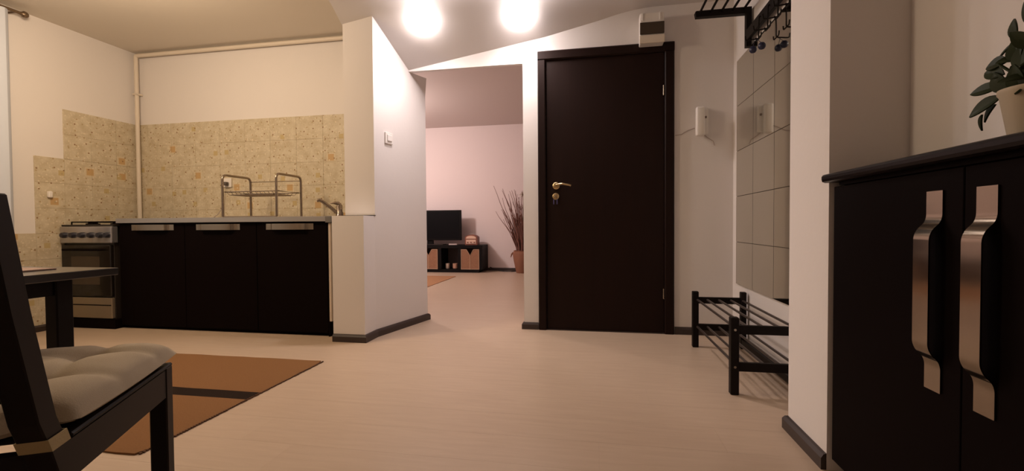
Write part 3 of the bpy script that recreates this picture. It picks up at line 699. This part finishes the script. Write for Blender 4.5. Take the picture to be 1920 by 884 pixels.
# ------------------------------------------------------------------ ceiling spots
for i, (x, y, lb) in enumerate([(-1.185, 3.05, 'round glowing ceiling spotlight nearer the partition wall'), (-0.515, 3.165, 'round glowing ceiling spotlight above the opening, nearer the door')]):
    z = zceil(x, y); e = 0.004
    n = Vector((-(zceil(x+e, y)-zceil(x-e, y))/(2*e), -(zceil(x, y+e)-zceil(x, y-e))/(2*e), 1)).normalized()
    s = thing('ceiling_spotlight', lb, 'ceiling light', (x, y, z), group='hall ceiling spotlights', world=False)
    s.rotation_mode = 'QUATERNION'; s.rotation_quaternion = n.to_track_quat('Z', 'Y')
    obj('trim_ring', add_lathe(nb(), [(0.090, 0.0), (0.090, -0.002), (0.078, -0.004), (0.074, -0.001), (0.074, 0.0)], (0, 0, 0), 32), M_white, s, True)
    dm = obj('lamp_bloom_dome', add_lathe(nb(), [(0.0735, 0.002), (0.0735, -0.008), (0.062, -0.028), (0.038, -0.042), (0.018, -0.048), (0.0, -0.049)], (0, 0, 0), 32), mat('lamp_glass', (0.9, 0.9, 0.9), 0.4, emit=(1.0, 0.88, 0.86), estr=SPOT_EMIT), s, True)  # dome oversized and hung low: its shape adds the bloom and ceiling halo
    dn = -n
    l = lamp('spot_beam', 'SPOT', Vector((x, y, z)) + dn*0.065, SPOT_POWER*10, (1.0, 0.86, 0.83), 0.05)
    l.data.spot_size = math.radians(150); l.data.spot_blend = 0.9

# ------------------------------------------------------------------ kitchen rug
def rug(name, x0, x1, y0, y1, m, wob=0.006, th=0.006):
    bm = nb(); nx, ny = 40, 30; top = []; bot = []
    for i in range(nx+1):
        rt = []; rb = []
        for j in range(ny+1):
            u, v = i/nx, j/ny; x = x0+(x1-x0)*u; y = y0+(y1-y0)*v
            if i in (0, nx): x += noise.noise(Vector((x*3, y*9, 1)))*wob*1.5
            if j in (0, ny): y += noise.noise(Vector((x*7, y*3, 5)))*wob
            if i in (0, nx) and j in (0, ny): x += (0.02 if i == 0 else -0.02)*(0.6)
            z = th + 0.002*noise.noise(Vector((x*5, y*5, 0)))
            rt.append(bm.verts.new((x, y, z))); rb.append(bm.verts.new((x, y, 0.0005)))
        top.append(rt); bot.append(rb)
    for i in range(nx):
        for j in range(ny):
            bm.faces.new((top[i][j], top[i+1][j], top[i+1][j+1], top[i][j+1])); bm.faces.new((bot[i][j], bot[i][j+1], bot[i+1][j+1], bot[i+1][j]))
    for i in range(nx):
        for j in (0, ny): bm.faces.new((top[i][j], bot[i][j], bot[i+1][j], top[i+1][j]))
    for j in range(ny):
        for i in (0, nx): bm.faces.new((top[i][j], top[i][j+1], bot[i][j+1], bot[i][j]))
    bmesh.ops.recalc_face_normals(bm, faces=bm.faces); return obj(name, bm, m, None, True)
M_rug = rug_mat('rust_woven_rug', 1.765, 1.853, (0.21, 0.105, 0.045), (0.02, 0.012, 0.008))
r_ = rug('woven_rug', -3.3, -1.535, 1.275, 2.352, M_rug); tag(r_, 'rust brown woven rug with a dark stripe on the kitchen floor', 'rug')
fb_ = nb()
for k in range(90):
    y = 1.285 + k*1.06/89; add_box(fb_, -1.537, -1.531+random.uniform(0, 0.004), y-0.004, y+0.004, 0.001, 0.006)
obj('edge_stitching', fb_, mat('rug_edge', (0.10, 0.045, 0.02), 0.95), r_, kind='stuff')
r2 = rug('woven_rug', -3.6, -2.085, 5.2, 6.65, rug_mat('tan_rug', 8, 9, (0.36, 0.19, 0.10), (0.1, 0.05, 0.03))); tag(r2, 'tan rug on the living room floor in front of the television bench', 'rug')

# ------------------------------------------------------------------ table
tb_ = thing('dining_table', 'black dining table at the left edge behind the chair', 'table', (-1.9, 0.65, 0))
TX1, TX0, TY0, TY1, TZ = -1.312, -2.15, 0.02, 1.052, 0.665
obj('tabletop', add_box(nb(), TX0, TX1, TY0, TY1, TZ-0.020, TZ, 0.002, 1), mat('table_black', (0.014, 0.010, 0.008), 0.22), tb_)
ap = nb(); add_box(ap, TX0+0.09, TX1-0.08, TY1-0.10, TY1-0.08, TZ-0.065, TZ-0.0205); add_box(ap, TX0+0.09, TX1-0.08, TY0+0.08, TY0+0.10, TZ-0.065, TZ-0.0205)
add_box(ap, TX1-0.10, TX1-0.08, TY0+0.08, TY1-0.08, TZ-0.065, TZ-0.0205); add_box(ap, TX0+0.08, TX0+0.10, TY0+0.08, TY1-0.08, TZ-0.065, TZ-0.0205)
obj('apron', ap, M_blackwood, tb_)
for x in (-1.384, TX0+0.12):
    for y in (TY1-0.062, TY0+0.12): obj('leg', add_box(nb(), x-0.040, x, y-0.040, y, 0, TZ-0.0205, 0.003, 1), M_blackwood, tb_)
pm = nb(); add_box(pm, -1.80, -1.43, 0.72, 0.985, TZ+0.0002, TZ+0.004, 0.001, 1)
pmo = obj('placemat', pm, mat('pinkish_placemat', (0.42, 0.27, 0.20), 0.8, var=0.3, vscale=30)); tag(pmo, 'thin pinkish placemat lying on the black table', 'placemat')

# ------------------------------------------------------------------ chair
ch = thing('dining_chair', 'dark wooden dining chair seen from behind in the left foreground', 'chair', (-1.151, 0.693, 0), rotz=math.atan2(0.473, 0.88), world=False)
W_ = 0.21; S = 0.038
def post(sx):
    x1, x0 = (W_, W_-S) if sx > 0 else (-W_+S, -W_)
    path = [(-0.10-0.06, 0.0), (-0.165, 0.30), (-0.212, 0.42), (-0.24, 0.467+0.01), (-0.29, 0.652), (-0.331, 0.825)]   # front edge (y, z)
    dep = 0.042; bm = nb(); rings = []
    for y, z in path: rings.append([bm.verts.new(p) for p in ((x0, y-dep, z), (x1, y-dep, z), (x1, y, z), (x0, y, z))])
    for a, b in zip(rings, rings[1:]):
        for k in range(4): bm.faces.new((a[k], a[(k+1) % 4], b[(k+1) % 4], b[k]))
    bm.faces.new(rings[0][::-1]); bm.faces.new(rings[-1]); bmesh.ops.recalc_face_normals(bm, faces=bm.faces)
    bmesh.ops.bevel(bm, geom=bm.edges[:], offset=0.002, segments=1, affect='EDGES'); return bm
for s in (1, -1):
    obj('rear_post', post(s), M_blackwood, ch)
    x0, x1 = (W_-S, W_) if s > 0 else (-W_, -W_+S)
    obj('leg', add_box(nb(), x0, x1, 0.18, 0.218, 0, 0.425, 0.003, 1), M_blackwood, ch)
    xr0, xr1 = (W_-0.022, W_-0.002) if s > 0 else (-W_+0.002, -W_+0.022)
    rb = nb(); add_hexa(rb, [(xr0, -0.20, 0.352), (xr1, -0.20, 0.352), (xr1, 0.18, 0.352), (xr0, 0.18, 0.352)], [(xr0, -0.215, 0.42), (xr1, -0.215, 0.42), (xr1, 0.18, 0.42), (xr0, 0.18, 0.42)])
    obj('seat_rail', rb, M_blackwood, ch)
obj('seat_rail', add_box(nb(), -W_+S, W_-S, 0.19, 0.21, 0.352, 0.42), M_blackwood, ch)
obj('seat_rail', add_box(nb(), -W_+S, W_-S, -0.235, -0.215, 0.345, 0.415), M_blackwood, ch)
obj('seat', add_box(nb(), -W_+0.001, W_-0.001, -0.20, 0.222, 0.4205, 0.430, 0.003, 1), M_blackwood, ch)
for (z0, z1, yy) in ((0.515, 0.538, -0.272), (0.735, 0.815, -0.338)):
    obj('back_rail', add_hexa(nb(), [(-W_+S, yy-0.012, z0), (W_-S, yy-0.012, z0), (W_-S, yy+0.008, z0), (-W_+S, yy+0.008, z0)], [(-W_+S, yy-0.012-(z1-z0)*0.25, z1), (W_-S, yy-0.012-(z1-z0)*0.25, z1), (W_-S, yy+0.008-(z1-z0)*0.25, z1), (-W_+S, yy+0.008-(z1-z0)*0.25, z1)]), M_blackwood, ch)
# cushion with tufts
cu = nb(); N_ = 44; top = []; bot = []
tufts = [(-0.085, -0.05), (0.085, -0.05), (-0.085, 0.12), (0.085, 0.12)]
X0, X1, Y0, Y1 = -0.222, 0.224, -0.206, 0.236
for i in range(N_+1):
    rt, rb = [], []
    for j in range(N_+1):
        u, v = i/N_*2-1, j/N_*2-1
        # superellipse edge
        x = (X0+X1)/2 + u*(X1-X0)/2*(1-0.035*v*v); y = (Y0+Y1)/2 + v*(Y1-Y0)/2*(1-0.03*u*u)
        if v < 0: y -= 0.036*(1-min(1, max(0, (abs(x)-0.13)/0.03)))*(-v)**3
        e = (1-abs(u)**7)**0.5*(1-abs(v)**7)**0.5
        h = 0.050*e
        for tx, ty in tufts:
            d2 = ((x-tx)**2+(y-ty)**2)**0.5; h -= 0.034*math.exp(-(d2/0.030)**1.3)*e
        # creases between tufts
        for tx in (-0.085, 0.085): h -= 0.011*math.exp(-((x-tx)/0.02)**2)*e
        for ty in (-0.05, 0.12): h -= 0.011*math.exp(-((y-ty)/0.02)**2)*e
        h += 0.004*noise.noise(Vector((x*14, y*14, 2)))*e
        rt.append(cu.verts.new((x, y, 0.450+h))); rb.append(cu.verts.new((x*0.985+0.001, y*0.985, 0.450-0.019*e)))
    top.append(rt); bot.append(rb)
for i in range(N_):
    for j in range(N_):
        cu.faces.new((top[i][j], top[i+1][j], top[i+1][j+1], top[i][j+1])); cu.faces.new((bot[i][j], bot[i][j+1], bot[i+1][j+1], bot[i+1][j]))
for i in range(N_):
    for j in (0, N_): cu.faces.new((top[i][j], bot[i][j], bot[i+1][j], top[i+1][j]))
for j in range(N_):
    for i in (0, N_): cu.faces.new((top[i][j], top[i][j+1], bot[i][j+1], bot[i][j]))
bmesh.ops.recalc_face_normals(cu, faces=cu.faces)
cs = thing('seat_cushion', 'beige tufted linen cushion tied to the dining chair seat', 'cushion', ch.location, rotz=math.atan2(0.473, 0.88), world=False)
obj('pad', cu, M_cushion, cs, True)
for s in (1, -1):
    bx0, bx1 = (W_-S-0.002, W_+0.0025) if s > 0 else (-W_-0.0025, -W_+S+0.002)
    sb = nb()
    def ring(z, g):
        fy = -0.2085-(z-.42)*.45; by = fy-0.047
        return [(bx0-g, by-g, z), (bx1+g, by-g, z), (bx1+g, fy+g, z), (bx0-g, fy+g, z)]
    o1, o2, i1, i2 = ring(0.424, 0.0), ring(0.446, 0.0), ring(0.424, -0.0015), ring(0.446, -0.0015)
    V = [[sb.verts.new(p) for p in q] for q in (o1, o2, i2, i1)]
    for a in range(4):
        A_, B_ = V[a], V[(a+1) % 4]
        for k in range(4): sb.faces.new((A_[k], A_[(k+1) % 4], B_[(k+1) % 4], B_[k]))
    bmesh.ops.recalc_face_normals(sb, faces=sb.faces)
    obj('strap', sb, M_strap, cs)

# ------------------------------------------------------------------ living room
tvb = thing('tv_bench', 'low black shelf bench under the television in the far room', 'tv bench', (-2.6, 7.4, 0))
BX1, BX0, BY0, BY1, BH = -1.81, -4.2, 7.2, 7.58, 0.452
obj('bench_top', add_box(nb(), BX0, BX1, BY0, BY1, BH-0.05, BH, 0.002, 1), M_tvbody, tvb)
obj('bench_bottom', add_box(nb(), BX0+0.04, BX1-0.06, BY0+0.01, BY1, 0.0, 0.05, 0.002, 1), M_tvbody, tvb)
for x in (BX1-0.05, -2.225, -2.565, -2.965, -3.5, BX0): obj('divider', add_box(nb(), x, x+0.05, BY0+0.001, BY1, 0.0505, BH-0.0505), M_tvbody, tvb)
obj('back_panel', add_box(nb(), -2.515, -2.225, BY1-0.01, BY1-0.001, 0.0505, BH-0.0505), mat('back_grey', (0.06, 0.04, 0.035), 0.6), tvb)
def basket(x0, x1, label):
    b_ = thing('wicker_basket', label, 'basket', ((x0+x1)/2, 7.4, 0.05), group='wicker baskets in the bench')
    z0, z1 = 0.052, 0.385; xc = (x0+x1)/2
    bm = nb(); add_prism(bm, [(x0, z0), (x1, z0), (x1, z1), (xc+0.06, z1), (xc, z1-0.10), (xc-0.06, z1), (x0, z1)], 7.205, 7.222, 'Y')
    obj('front_panel', bm, M_wicker, b_)
    bm = nb(); add_box(bm, x0, x0+0.012, 7.222, 7.54, z0, z1); add_box(bm, x1-0.012, x1, 7.222, 7.54, z0, z1); add_box(bm, x0+0.012, x1-0.012, 7.528, 7.54, z0, z1); add_box(bm, x0+0.012, x1-0.012, 7.222, 7.528, z0, z0+0.01)
    obj('basket_box', bm, M_wicker, b_)
    bm = nb()
    for seg in ([(x0+.006, z1-.006), (xc-0.06, z1-.006), (xc, z1-0.104), (xc+0.06, z1-.006), (x1-.006, z1-.006)], [(x0+.006, z0+.006), (x1-.006, z0+.006)], [(x0+.006, z0), (x0+.006, z1)], [(x1-.006, z0), (x1-.006, z1)], [(xc, z1-0.104), (xc, z0)]):
        add_tube(bm, [(a, 7.204, c) for a, c in seg], 0.0055, 6)
    obj('rim', bm, M_wickeredge, b_)
basket(-2.178, -1.866, 'brown wicker basket in the right compartment of the bench')
basket(-2.90, -2.578, 'brown wicker basket partly hidden by the partition, below the television')
for (x, r, lb, m_) in ((-2.455, 0.036, 'small pale cup on the bench shelf, left one', mat('pale_cup', (0.62, 0.48, 0.38), 0.5)), (-2.32, 0.042, 'small peach candle holder on the bench shelf, right one', mat('peach_cup', (0.50, 0.27, 0.18), 0.5))):
    c_ = thing('cup', lb, 'cup', (x, 7.35, 0.0505), group='small cups on the bench shelf')
    obj('cup_body', add_lathe(nb(), [(r*0.8, 0.0505), (r, 0.06), (r, 0.14), (r*0.9, 0.14), (r*0.85, 0.07), (0.0, 0.07)], (x, 7.35, 0), 18), m_, c_, True)
tv = thing('television', 'flat black television on the bench in the far room', 'television', (-2.75, 7.35, BH))
obj('bezel', add_box(nb(), -3.32, -2.20, 7.30, 7.35, 0.53, 1.035, 0.006, 2), M_tvbody, tv)
obj('screen', add_box(nb(), -3.295, -2.225, 7.297, 7.303, 0.558, 1.01), M_tvscreen, tv)
obj('stand_neck', add_box(nb(), -2.80, -2.70, 7.325, 7.36, BH+0.0145, 0.529), M_tvbody, tv)
obj('stand_foot', add_box(nb(), -3.0, -2.5, 7.24, 7.44, BH+0.0005, BH+0.014, 0.004, 1), mat('glossy_foot', (0.03, 0.022, 0.02), 0.15), tv)
rm = obj('silver_box', add_box(nb(), -2.39, -2.25, 7.22, 7.29, BH+0.0005, BH+0.022, 0.004, 1), mat('silver_box', (0.50, 0.42, 0.40), 0.4)); tag(rm, 'small flat silver box on the bench in front of the television', 'device')
rd = thing('retro_radio', 'small reddish wooden radio on the right end of the bench', 'radio', (-1.97, 7.34, BH))
bm = nb(); arch = [(-2.09, BH+0.001), (-2.09, BH+0.12)] + [(-1.985-0.105*math.cos(a), BH+0.12+0.05*math.sin(a)) for a in [math.pi*k/10 for k in range(1, 10)]] + [(-1.88, BH+0.12), (-1.88, BH+0.001)]
add_prism(bm, arch, 7.27, 7.42, 'Y'); obj('case', bm, M_redwood, rd)
bm = nb(); arch2 = [(-2.07, BH+0.105)] + [(-1.985-0.085*math.cos(a), BH+0.115+0.04*math.sin(a)) for a in [math.pi*k/10 for k in range(0, 11)]] + [(-1.90, BH+0.105)]
add_prism(bm, arch2, 7.263, 7.27, 'Y'); obj('speaker_grille', bm, M_radioface, rd)
obj('dial_plate', add_box(nb(), -2.07, -1.90, 7.263, 7.27, BH+0.02, BH+0.09, 0.002, 1), M_radioface, rd)
for x in (-2.04, -1.985, -1.93): obj('knob', add_lathe(nb(), [(0.01, 0), (0.01, -0.012), (0, -0.012)], (x, 7.263, BH+0.045), 10, 'Y'), M_redwood, rd)
obj('carry_handle', add_tube(nb(), [(-1.985-0.045*math.cos(a), 7.34, BH+0.165+0.03*math.sin(a)) for a in [math.pi*k/8 for k in range(9)]], 0.003, 6), mat('handle_grey', (0.4, 0.33, 0.3), 0.4), rd)
rd.location.x -= 0.035
cbl = obj('floor_cable', add_tube(nb(), [(-1.77, 7.57, 0.06), (-1.65, 7.50, 0.02), (-1.5, 7.44, 0.006), (-1.38, 7.42, 0.006), (-1.30, 7.5, 0.006), (-1.2, 7.55, 0.03)], 0.008, 6), M_cable, None, True); tag(cbl, 'black cable lying on the floor between bench and clay pot', 'cable')
# clay pot with twigs
vx, vy = -1.16, 7.30
vs = thing('clay_pot', 'tall terracotta pot on the floor of the far room', 'pot', (vx, vy, 0))
obj('pot_body', add_lathe(nb(), [(0.105, 0), (0.11, 0.01), (0.15, 0.20), (0.165, 0.30), (0.16, 0.335), (0.148, 0.345), (0.152, 0.362), (0.14, 0.365), (0.13, 0.34), (0.0, 0.32)], (vx, vy, 0), 30), M_terra, vs, True)
obj('pot_ear', add_tube(nb(), [(vx-0.158, vy, 0.33), (vx-0.185, vy, 0.30), (vx-0.20, vy, 0.25)], 0.012, 8, radii=[0.014, 0.013, 0.006]), M_terra, vs, True)
tw = thing('dry_twigs', 'bundle of tall dark dry twigs standing in the terracotta pot', 'dried branches', (vx, vy, 0.33))
for k in range(120):
    a = random.uniform(0, 6.28); r0 = random.uniform(0, 0.10); tip = random.uniform(0.02, 0.42); H = random.uniform(0.5, 1.05)
    if k == 0: a, tip, H, r0 = 3.1, 0.50, 1.10, .08
    if k == 1: a, tip, H, r0 = 3.2, 0.44, 0.68, .08
    if k == 2: a, tip, H, r0 = 3.0, 0.33, 1.02, .06
    pts = []; ph = random.uniform(0, 6)
    for i in range(9):
        t = i/8; rr = r0 + (tip-r0)*t**1.3*(0.82 if k > 2 else 1); wv = 0.016*math.sin(t*9+ph)*t
        pts.append((vx + math.cos(a)*rr + wv, vy + math.sin(a)*rr*0.6 + 0.012*math.cos(t*8+ph)*t, 0.325 + H*t))
    obj('twig', add_tube(nb(), pts, 0.006, 5, radii=[0.0095*(1-0.7*i/8) for i in range(9)]), M_twig, tw)
sp_ = thing('dried_seed_head', 'pale fluffy dried flower head among the twigs at the opening edge', 'dried flower', (vx+0.03, vy, 0.34))
obj('stem', add_tube(nb(), [(vx+0.02, vy-0.02, 0.33), (vx+0.0, vy-0.02, 0.8), (vx+0.02, vy-0.02, 1.25)], 0.004, 5), mat('pale_stem', (0.40, 0.30, 0.22), 0.9), sp_)
bm = nb()
for k in range(60):
    v = Vector((random.gauss(0, 1), random.gauss(0, 1), random.gauss(0, 1))).normalized(); c = Vector((vx+0.02, vy-0.02, 1.27))
    add_tube(bm, [c, c+v*random.uniform(0.05, 0.10)], 0.002, 4)
obj('seed_fluff', bm, mat('pale_fluff', (0.45, 0.36, 0.28), 0.95), sp_, kind='stuff')
